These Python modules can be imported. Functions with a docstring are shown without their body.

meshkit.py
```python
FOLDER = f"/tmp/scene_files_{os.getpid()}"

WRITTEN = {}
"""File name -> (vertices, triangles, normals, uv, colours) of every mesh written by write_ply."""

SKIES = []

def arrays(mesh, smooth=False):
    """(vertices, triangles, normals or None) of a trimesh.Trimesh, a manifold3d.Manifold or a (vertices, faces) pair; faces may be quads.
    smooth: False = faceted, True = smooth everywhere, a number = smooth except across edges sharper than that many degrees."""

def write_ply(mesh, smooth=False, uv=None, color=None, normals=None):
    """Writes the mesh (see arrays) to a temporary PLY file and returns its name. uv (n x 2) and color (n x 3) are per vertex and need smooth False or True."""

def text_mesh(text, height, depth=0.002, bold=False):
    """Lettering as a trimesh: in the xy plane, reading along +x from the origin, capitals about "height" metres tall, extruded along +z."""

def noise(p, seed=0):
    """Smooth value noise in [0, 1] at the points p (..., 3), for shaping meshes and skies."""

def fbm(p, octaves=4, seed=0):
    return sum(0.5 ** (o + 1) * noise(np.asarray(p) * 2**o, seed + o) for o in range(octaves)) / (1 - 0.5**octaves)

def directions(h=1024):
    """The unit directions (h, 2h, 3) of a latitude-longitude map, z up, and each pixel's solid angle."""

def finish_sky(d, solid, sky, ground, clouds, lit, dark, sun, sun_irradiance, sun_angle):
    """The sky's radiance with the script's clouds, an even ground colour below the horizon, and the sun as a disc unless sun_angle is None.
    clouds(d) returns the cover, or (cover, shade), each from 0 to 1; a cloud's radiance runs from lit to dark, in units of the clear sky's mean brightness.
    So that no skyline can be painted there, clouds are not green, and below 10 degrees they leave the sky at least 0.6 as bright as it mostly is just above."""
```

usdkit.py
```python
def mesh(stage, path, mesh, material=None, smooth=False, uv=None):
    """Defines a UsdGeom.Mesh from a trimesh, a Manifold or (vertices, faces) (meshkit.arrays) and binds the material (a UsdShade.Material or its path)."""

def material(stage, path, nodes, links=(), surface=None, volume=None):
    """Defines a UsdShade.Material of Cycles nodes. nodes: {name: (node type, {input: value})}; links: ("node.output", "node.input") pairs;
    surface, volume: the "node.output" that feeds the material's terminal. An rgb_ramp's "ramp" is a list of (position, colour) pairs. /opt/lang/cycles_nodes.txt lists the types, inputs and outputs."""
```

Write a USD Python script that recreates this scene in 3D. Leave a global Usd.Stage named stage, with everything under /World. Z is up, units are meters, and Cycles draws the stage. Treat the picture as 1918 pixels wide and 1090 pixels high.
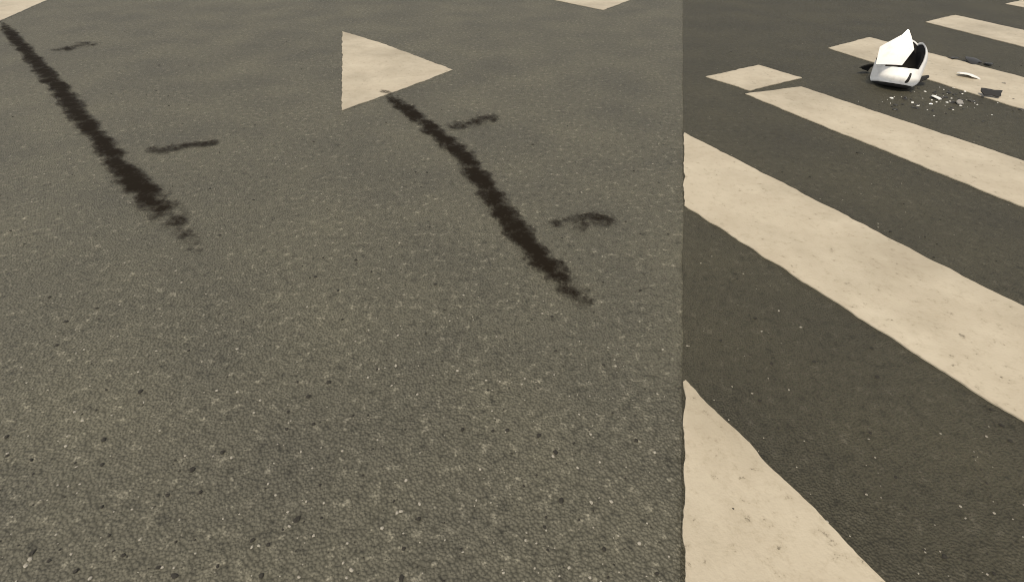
import math, numpy as np, trimesh, usdkit, meshkit
from pxr import Usd, UsdGeom, UsdLux, UsdShade, Gf, Sdf, Vt
import manifold3d as m3
from shapely.geometry import Polygon

stage = Usd.Stage.CreateInMemory()
UsdGeom.SetStageUpAxis(stage, UsdGeom.Tokens.z); UsdGeom.SetStageMetersPerUnit(stage, 1)
UsdGeom.Xform.Define(stage, '/World')
# ---------------------------------------------------------------- camera, sky, sun
H, PITCH, F = 1.0, 38.5, 944.0
cam = UsdGeom.Camera.Define(stage, '/World/camera')
cam.AddTranslateOp().Set(Gf.Vec3d(0, 0, H)); cam.AddRotateXOp().Set(90 - PITCH)
cam.CreateHorizontalApertureAttr(36.0); cam.CreateVerticalApertureAttr(36.0*581/1024)
cam.CreateFocalLengthAttr(36.0*F/1918)
cam.CreateClippingRangeAttr(Gf.Vec2f(.01, 1000)); cam.CreateExposureAttr(1.05)
ELEV, AZ = math.radians(62), math.radians(-150)
usdkit.material(stage, '/World/Looks/sky', {
    's': ('sky_texture', {'sky_type': 'single_scattering', 'sun_disc': False, 'sun_elevation': ELEV, 'sun_rotation': AZ}),
    'hsv': ('hsv', {'saturation': .12}),
    'b': ('background_shader', {'strength': .07})}, [('s.color', 'hsv.color'), ('hsv.color', 'b.color')], surface='b.background')
dome = UsdLux.DomeLight.Define(stage, '/World/sky')
UsdShade.MaterialBindingAPI.Apply(dome.GetPrim()).Bind(UsdShade.Material.Get(stage, '/World/Looks/sky'))
dome.GetPrim().SetCustomDataByKey('kind', 'structure')
sun = UsdLux.DistantLight.Define(stage, '/World/sun')
sun.CreateNormalizeAttr(True); sun.CreateIntensityAttr(.4); sun.CreateAngleAttr(14); sun.CreateColorAttr(Gf.Vec3f(1, .87, .66))
sun.AddRotateZOp().Set(-math.degrees(AZ)); sun.AddRotateXOp().Set(-(90 - math.degrees(ELEV)))

# ---------------------------------------------------------------- helpers
rng = np.random.default_rng(7)
cp, sp = math.cos(math.radians(PITCH)), math.sin(math.radians(PITCH))
def g(x, y):                       # survey point on the ground, from its bearing in the photograph
    a, b = (x-959)/F, (545-y)/F
    t = H/(sp - b*cp)
    return np.array([a*t, (cp + b*sp)*t])
names = {}
def path(name, parent='/World'):
    p = f'{parent}/{name}'; k = names.get(p, -1) + 1; names[p] = k
    return p if not k else f'{p}_{k:03d}'
def tag(p, **kw):
    for k, v in kw.items(): p.SetCustomDataByKey(k, v)
    return p
def obj(name, mesh, m, parent=None, smooth=False):
    return usdkit.mesh(stage, path(name, str(parent.GetPath()) if parent else '/World'), mesh, '/World/Looks/' + m, smooth).GetPrim()
def thing(name, loc, rot=(0, 0, 0), **kw):
    x = UsdGeom.Xform.Define(stage, path(name)); x.AddTranslateOp().Set(Gf.Vec3d(*map(float, loc)))
    x.AddRotateXYZOp().Set(Gf.Vec3f(*rot)); return tag(x.GetPrim(), **kw)

# ---------------------------------------------------------------- materials
def asphalt(name, dark, mid, light, fine=150):
    usdkit.material(stage, '/World/Looks/' + name, {
        'geo': ('geometry', {}),
        'v': ('voronoi_texture', {'scale': fine, 'randomness': 1.0}),
        'n1': ('noise_texture', {'scale': 36, 'detail': 5, 'roughness': .74}),
        'n2': ('noise_texture', {'scale': 2.2, 'detail': 4}),
        'r1': ('rgb_ramp', {'ramp': [(0, dark), (.3, dark), (.46, mid), (.56, mid), (.72, light), (1, light)]}),
        'r2': ('rgb_ramp', {'ramp': [(.3, (.8, .8, .8)), (.7, (1.12, 1.11, 1.05))]}),
        'rv': ('rgb_ramp', {'ramp': [(0, (1.12, 1.12, 1.1)), (.45, (1, 1, 1)), (.8, (.66, .66, .64))]}),
        'm1': ('mix', {'mix_type': 'multiply', 'fac': 1.0}), 'm2': ('mix', {'mix_type': 'multiply', 'fac': 1.0}),
        'add': ('math', {'math_type': 'subtract'}),
        'bp': ('bump', {'strength': .9, 'distance': .005}),
        'p': ('principled_bsdf', {'roughness': .68, 'specular_ior_level': .35})},
        [('geo.position', 'v.vector'), ('geo.position', 'n1.vector'), ('geo.position', 'n2.vector'),
         ('n1.fac', 'r1.fac'), ('n2.fac', 'r2.fac'), ('v.distance', 'rv.fac'),
         ('r1.color', 'm1.color1'), ('r2.color', 'm1.color2'), ('m1.color', 'm2.color1'), ('rv.color', 'm2.color2'),
         ('m2.color', 'p.base_color'), ('n1.fac', 'add.value1'), ('v.distance', 'add.value2'),
         ('add.value', 'bp.height'), ('bp.normal', 'p.normal')], surface='p.BSDF')
asphalt('asphalt', (.04, .039, .031), (.102, .098, .078), (.3, .285, .235))
asphalt('asphalt_patch', (.026, .024, .016), (.057, .053, .037), (.11, .102, .08), 190)
usdkit.material(stage, '/World/Looks/road_paint', {
    'geo': ('geometry', {}), 'n': ('noise_texture', {'scale': 5, 'detail': 6, 'roughness': .6}),
    'n2': ('noise_texture', {'scale': 130, 'detail': 3}), 'n3': ('noise_texture', {'scale': 38, 'detail': 6, 'roughness': .78}),
    'r': ('rgb_ramp', {'ramp': [(.3, (.4, .35, .27)), (.55, (.45, .4, .315)), (.75, (.5, .45, .36))]}),
    'w': ('rgb_ramp', {'ramp': [(.25, (.2, .19, .17)), (.33, (.45, .44, .42)), (.38, (.9, .89, .87)), (.5, (1, 1, 1))]}),
    'gr': ('noise_texture', {'scale': 1.7, 'detail': 5, 'roughness': .6}), 'g2': ('rgb_ramp', {'ramp': [(.3, (.74, .73, .71)), (.55, (1, 1, 1))]}), 'mg': ('mix', {'mix_type': 'multiply', 'fac': 1.0}),
    'm': ('mix', {'mix_type': 'multiply', 'fac': 1.0}), 'bp': ('bump', {'strength': .4, 'distance': .003}),
    'p': ('principled_bsdf', {'roughness': .6})},
    [('geo.position', 'n.vector'), ('geo.position', 'n2.vector'), ('geo.position', 'n3.vector'), ('n.fac', 'r.fac'), ('n3.fac', 'w.fac'),
     ('r.color', 'm.color1'), ('w.color', 'm.color2'), ('geo.position', 'gr.vector'), ('gr.fac', 'g2.fac'), ('m.color', 'mg.color1'), ('g2.color', 'mg.color2'), ('mg.color', 'p.base_color'), ('n2.fac', 'bp.height'), ('bp.normal', 'p.normal')], surface='p.BSDF')
usdkit.material(stage, '/World/Looks/tyre_mark', {           # rubber smeared on the stones: gaps where the pits stay clean
    'geo': ('geometry', {}), 'e': ('attribute', {'attribute': 'cover'}),
    'n': ('noise_texture', {'scale': 60, 'detail': 6, 'roughness': .85}), 'nb': ('noise_texture', {'scale': 13, 'detail': 4, 'roughness': .6}),
    'a': ('math', {'math_type': 'add'}), 'b': ('math', {'math_type': 'add'}),
    'r': ('rgb_ramp', {'ramp': [(.0, (0, 0, 0)), (.575, (0, 0, 0)), (.64, (.45, .45, .45)), (.72, (.93, .93, .93)), (1, (.95, .95, .95))]}),
    'half': ('math', {'math_type': 'multiply', 'value2': .5}),
    't': ('transparent_bsdf', {}), 'bp': ('bump', {'strength': .6, 'distance': .003}),
    'p': ('principled_bsdf', {'base_color': (.011, .008, .005), 'roughness': .9, 'specular_ior_level': .06}), 'mx': ('mix_closure', {})},
    [('geo.position', 'n.vector'), ('geo.position', 'nb.vector'), ('n.fac', 'a.value1'), ('nb.fac', 'a.value2'), ('a.value', 'b.value1'), ('e.fac', 'b.value2'),
     ('b.value', 'half.value1'), ('half.value', 'r.fac'), ('r.color', 'mx.fac'), ('t.BSDF', 'mx.closure1'), ('p.BSDF', 'mx.closure2'), ('n.fac', 'bp.height'), ('bp.normal', 'p.normal')], surface='mx.closure')
def plain(name, c, rough, **kw):
    usdkit.material(stage, '/World/Looks/' + name, {
        'tc': ('geometry', {}), 'n': ('noise_texture', {'scale': 28, 'detail': 5, 'roughness': .65}),
        'r': ('rgb_ramp', {'ramp': [(.3, tuple(x*.86 for x in c)), (.5, c), (1, c)]}),
        'p': ('principled_bsdf', {'roughness': rough, **kw})},
        [('tc.position', 'n.vector'), ('n.fac', 'r.fac'), ('r.color', 'p.base_color')], surface='p.BSDF')
plain('shell_white', (.86, .85, .83), .3, coat_weight=.3); plain('foam_black', (.012, .011, .01), .9); plain('black_plastic', (.02, .019, .018), .45)
plain('grit_dark', (.018, .016, .012), .8); plain('grit_pale', (.3, .28, .24), .7); plain('foam_grey', (.25, .24, .23), .85)

# ---------------------------------------------------------------- the road and its crossing
road = UsdGeom.Xform.Define(stage, '/World/road').GetPrim(); tag(road, kind='structure')
def sheet(x0, x1, y0, y1, n=90):
    s = np.linspace(0, 1, n); X, Y = np.meshgrid(x0 + (x1-x0)*s, y0 + (y1-y0)*s)
    v = np.stack([X.ravel(), Y.ravel(), np.zeros(n*n)], 1); i = np.arange(n*n).reshape(n, n)
    return v, np.stack([i[:-1, :-1], i[:-1, 1:], i[1:, 1:], i[1:, :-1]], -1).reshape(-1, 4)
obj('road_surface', sheet(-40, 40, -15, 65), 'asphalt', road)
seamA, seamB = g(1279, 1240), g(1279, -60)
d = (seamB - seamA)/np.linalg.norm(seamB - seamA)
seam = [seamA + d*t + np.array([d[1], -d[0]])*(.012*(meshkit.fbm(np.array([[t*5., 0, 0]]))[0]-.5)) for t in np.linspace(-.6, 22, 500)]
obj('resurfaced_patch', trimesh.creation.extrude_polygon(Polygon(seam + [np.array([30, 22]), np.array([30, -3])]).buffer(0), .008, engine='earcut').apply_translation([0, 0, -.004]), 'asphalt_patch', road)
def stripe(pts, z):
    pts = [g(*p) for p in pts]; out = []
    for a, b in zip(pts, pts[1:] + pts[:1]):
        L = np.linalg.norm(b-a); n = max(2, int(L/.005)); u = (b-a)/L; nn = np.array([u[1], -u[0]])
        t = np.linspace(0, 1, n, endpoint=False); q = a + (b-a)*t[:, None]
        P = np.c_[q*16, np.zeros(n)]
        out.append(q + nn*((meshkit.fbm(P, 6, 3)-.5)*.02)[:, None])
    poly = Polygon(np.vstack(out)).buffer(0)
    poly = max(getattr(poly, 'geoms', [poly]), key=lambda q: q.area)
    obj('crossing_stripe', trimesh.creation.extrude_polygon(poly, .004, engine='earcut').apply_translation([0, 0, z]), 'road_paint', road)
Z = .0041
stripe([(1281, 716), (1655, 1090), (1790, 1225), (1281, 1225)], Z)
stripe([(1281, 251), (1918, 580), (2150, 700), (2150, 944), (1281, 387)], Z)
stripe([(1395, 178), (1500, 165), (1918, 305), (2150, 372), (2150, 472), (1918, 392)], Z)
stripe([(1550, 92), (1628, 72), (1918, 148), (2150, 208), (2150, 270), (1918, 208)], Z)
stripe([(1733, 43), (1788, 30), (1918, 59), (2150, 110), (2150, 150), (1918, 90)], Z)
stripe([(1882, 9), (1925, 0), (2150, 36), (2150, 58)], Z)
stripe([(1322, 146), (1420, 124), (1500, 148), (1405, 172)], Z)
stripe([(641, 60), (720, 84), (848, 132), (755, 168), (641, 208)], .0005)
stripe([(985, -10), (1210, -10), (1130, 20)], .0005)
stripe([(-60, -12), (118, -12), (0, 40), (-70, 62)], .0005)

# ---------------------------------------------------------------- dark marks on the road
def mark(pts, widths, z, name='tyre_mark', base=.42, **kw):
    P = np.array([g(*p) for p in pts]); s = np.r_[0, np.cumsum(np.linalg.norm(np.diff(P, axis=0), axis=1))]
    n = max(12, int(s[-1]/.012)); t = np.linspace(0, s[-1], n)
    C = np.stack([np.interp(t, s, P[:, k]) for k in (0, 1)], 1); W = np.interp(t, s, widths)*(1.75 + .7*(meshkit.fbm(np.c_[t*14, t*0, t*0], 3, len(pts))-.5))
    T = np.gradient(C, axis=0); T /= np.linalg.norm(T, axis=1, keepdims=True); N = np.c_[-T[:, 1], T[:, 0]]
    m = 13; q = np.linspace(-1, 1, m)
    v = np.concatenate([np.c_[C + N*(W*x)[:, None], np.full(n, z)] for x in q]).reshape(m, n, 3)
    end = np.minimum(1, np.minimum(np.arange(n), np.arange(n)[::-1])/(n*.12))
    cov = base*(1 - np.abs(q)[:, None]**1.6*1.55) - .35*(1-end)[None]
    i = np.arange(m*n).reshape(m, n); f = np.stack([i[:-1, :-1], i[1:, :-1], i[1:, 1:], i[:-1, 1:]], -1).reshape(-1, 4)
    if np.cross(v[1, 0]-v[0, 0], v[0, 1]-v[0, 0])[2] < 0: f = f[:, ::-1]
    o = obj(name, (v.reshape(-1, 3), f), 'tyre_mark')
    UsdGeom.PrimvarsAPI(UsdGeom.Mesh(o)).CreatePrimvar('cover', Sdf.ValueTypeNames.FloatArray, 'vertex').Set(Vt.FloatArray.FromNumpy(cov.ravel().astype(np.float32)))
    tag(o, category='tyre mark', **kw)
mark([(0, 40), (60, 110), (110, 165), (150, 220), (190, 265), (230, 320), (280, 370), (330, 420), (385, 475)], [.05, .055, .06, .055, .05, .06, .068, .07, .06], .0055, base=.5,
     label='long broken black streak running down the leftmost part of the grey asphalt')
mark([(715, 170), (790, 228), (865, 290), (915, 360), (960, 420), (1010, 485), (1070, 545), (1130, 595)], [.05, .05, .055, .055, .052, .06, .064, .058], .0058, base=.5,
     label='long black streak running away from the end of a white stripe across mid road')
mark([(85, 96), (130, 92), (180, 78)], [.06, .1, .09], .0066, base=.3, label='short black scuff crossing the top of the leftmost long streak')
mark([(262, 282), (330, 278), (420, 264)], [.04, .07, .05], .0066, base=.3, label='short black scuff beside the middle of the leftmost long streak')
mark([(825, 240), (890, 230), (945, 218)], [.045, .08, .07], .0066, base=.3, label='short dark scuff beside the upper half of the mid road streak')
mark([(1015, 424), (1090, 416), (1170, 410)], [.035, .07, .05], .0066, base=.3, label='short dark scuff beside the lower half of the mid road streak')

# ---------------------------------------------------------------- loose grit and small dark specks
def pebbles(n, region, s0, s1, flat, z, r):
    v0 = trimesh.creation.icosphere(1, 1.0); V, Fs, k = [], [], 0
    while len(V) < n:
        x, y = region(r); c = g(x, y); s = s0*(s1/s0)**(r.random()**1.7)
        w = v0.vertices*(1 + .45*(r.random((len(v0.vertices), 1))-.5))*np.array([s*r.uniform(.6, 1.5), s, s*flat])
        a = r.random()*6.283; R = np.array([[math.cos(a), -math.sin(a), 0], [math.sin(a), math.cos(a), 0], [0, 0, 1]])
        V.append(w @ R.T + [c[0], c[1], z + s*flat*.4]); Fs.append(v0.faces + k); k += len(w)
    return np.vstack(V), np.vstack(Fs)
left = lambda r: (r.uniform(-100, 1270), 40 + 1100*r.random()); right = lambda r: (r.uniform(1285, 2000), 30 + 1100*r.random())
tag(obj('dark_grit', pebbles(420, left, .0014, .0058, .5, 0, rng), 'grit_dark'), kind='stuff', label='small dark grit scattered over the grey asphalt', category='grit')
tag(obj('dark_grit', pebbles(260, right, .0013, .0048, .5, .005, rng), 'grit_dark'), kind='stuff', label='small dark grit scattered over the crossing stripes', category='grit')
tag(obj('pale_grit', pebbles(700, left, .0012, .0036, .5, 0, rng), 'grit_pale'), kind='stuff', label='small pale stones standing out of the grey asphalt', category='grit')
tag(obj('pale_grit', pebbles(200, right, .0012, .003, .5, .004, rng), 'grit_pale'), kind='stuff', label='small pale stones between the crossing stripes', category='grit')

# ---------------------------------------------------------------- broken helmet
def ell(a, b, c, at=(0, 0, 0)): return m3.Manifold.sphere(1, 72).scale((a, b, c)).translate(at)
def block(x0, x1, y0, y1, z0, z1): return m3.Manifold.cube((x1-x0, y1-y0, z1-z0)).translate((x0, y0, z0))
def body(k):
    top = ell(.138-k, .118-k, .135-k); jaw = ell(.108-k, .102-k, .06-k, (.058, 0, -.07)); nape = ell(.075-k, .1-k, .06-k, (-.045, 0, -.075))
    return m3.Manifold.batch_hull([top, jaw, nape])
base = m3.Manifold.cube((1, 1, 1), True).translate((0, 0, -.5-.105))
def port(e):                         # eye opening, torn up through the front of the crown
    c = m3.CrossSection([[(-.098-e, -.028-e), (.05+e, -.02-e), (.062+e, .02), (.064+e, .07), (.04, .2), (-.05, .2), (-.08, .11), (-.1-e, .05)]])
    return c.extrude(.4).rotate((90, 0, 90)).translate((-.035, 0, 0))
shell = body(0) - body(.006) - base - port(0)
liner = body(.0065) - body(.028) - base - port(.004)
slot = m3.Manifold.batch_hull([ell(.03, .006, .006, (.16, .012, -.05)), ell(.03, .009, .006, (.16, .01, -.09))])
shell = shell - slot
at = g(1668, 158)
hel = thing('helmet', (at[0], at[1], .125), (-6, -14, -104), category='helmet', label='broken white full face helmet lying on a white crossing stripe')
UsdGeom.Xformable(hel).AddScaleOp().Set(Gf.Vec3f(1.14, 1.14, 1.14))
obj('shell', shell, 'shell_white', hel, 35); obj('liner', liner, 'foam_black', hel, 40)
obj('chin_vent', slot ^ (body(.001) - body(.012)), 'black_plastic', hel, 40)
lip = (body(.004) - body(.022) - block(-1, 1, -1, 1, -.105, 1)) - block(-1, 1, -1, 1, -1, -.117)
obj('neck_padding', lip, 'foam_black', hel, 40)
# visor plate sprung out at the left temple
c = Polygon([(-.06, -.07), (.05, -.058), (.07, .02), (.035, .075), (.012, .105), (0, .078), (-.075, .01)]).buffer(.006)
pl = trimesh.creation.extrude_polygon(c, .004, engine='earcut').subdivide_to_size(.02)
pl.vertices[:, 2] -= 2.2*pl.vertices[:, 0]**2 + .9*pl.vertices[:, 1]**2
pl.apply_transform(trimesh.transformations.euler_matrix(math.radians(80), 0, math.radians(70), 'sxyz')); pl.apply_translation([.112, -.088, .05])
obj('visor_plate', pl, 'shell_white', hel, 40)
for s in (-1, 1):
    b = trimesh.creation.cylinder(.012, .012, sections=20); b.apply_transform(trimesh.transformations.rotation_matrix(math.pi/2, [1, 0, 0])); b.apply_translation([.0, s*.117, .01]); obj('visor_hinge', b, 'black_plastic', hel, 40)
# ---------------------------------------------------------------- fragments
def shard(px, size, m, label, name='helmet_fragment', seed=0, curve=1.6, tilt=(6, -8), zz=.012, cat='fragment'):
    r = np.random.default_rng(seed); n = 9; an = np.sort(np.linspace(0, 6.283, n, endpoint=False) + r.uniform(-.25, .25, n))
    p = Polygon(np.c_[np.cos(an)*1.25, np.sin(an)]*(size/2*r.uniform(.45, 1.15, (n, 1))))
    t = trimesh.creation.extrude_polygon(p, .005, engine='earcut').subdivide_to_size(size/5)
    t.vertices[:, 2] -= curve*(t.vertices[:, :2]**2).sum(1); t.vertices[:, 2] -= t.vertices[:, 2].min()
    c = g(*px); o = obj(name, t, m, thing(name, (c[0], c[1], zz), (tilt[0], tilt[1], r.uniform(0, 360)), label=label, category=cat), 30)
shard((1812, 147), .125, 'shell_white', 'white curved piece of helmet shell lying right of the helmet', seed=2, curve=2.5)
shard((1785, 113), .07, 'black_plastic', 'small black scrap at the upper edge of the stripe, nearest the helmet', 'plastic_scrap', 3)
shard((1818, 119), .11, 'black_plastic', 'long black scrap above the white shell piece', 'plastic_scrap', 4)
shard((1850, 124), .06, 'black_plastic', 'small black scrap furthest right along the upper stripe edge', 'plastic_scrap', 5)
shard((1857, 184), .11, 'black_plastic', 'ragged black scrap standing up on the lower edge of the stripe', 'plastic_scrap', 6, tilt=(18, 12), zz=.02)
shard((1722, 160), .12, 'foam_black', 'black foam pad on the road touching the right side of the helmet', 'foam_pad', 7, curve=3, tilt=(22, 10), zz=.03)
shard((1621, 140), .12, 'foam_black', 'black foam pad leaning at the left side of the helmet', 'foam_pad', 8, curve=3, tilt=(30, -20), zz=.04)
shard((1750, 187), .05, 'shell_white', 'tiny white chip on dark asphalt between helmet stripe and next stripe', seed=9)
shard((1795, 196), .045, 'foam_grey', 'tiny grey chip right of the tiny white chip', 'foam_chip', 10)

crumbs = lambda r: (r.normal(1775, 75), r.normal(186, 14))
tag(obj('black_crumbs', pebbles(90, crumbs, .003, .014, .5, .004, rng), 'black_plastic'), kind='stuff', label='small black plastic crumbs strewn right of the helmet', category='debris')
tag(obj('pale_crumbs', pebbles(50, crumbs, .002, .009, .5, .004, rng), 'shell_white'), kind='stuff', label='small white plastic crumbs strewn right of the helmet', category='debris')
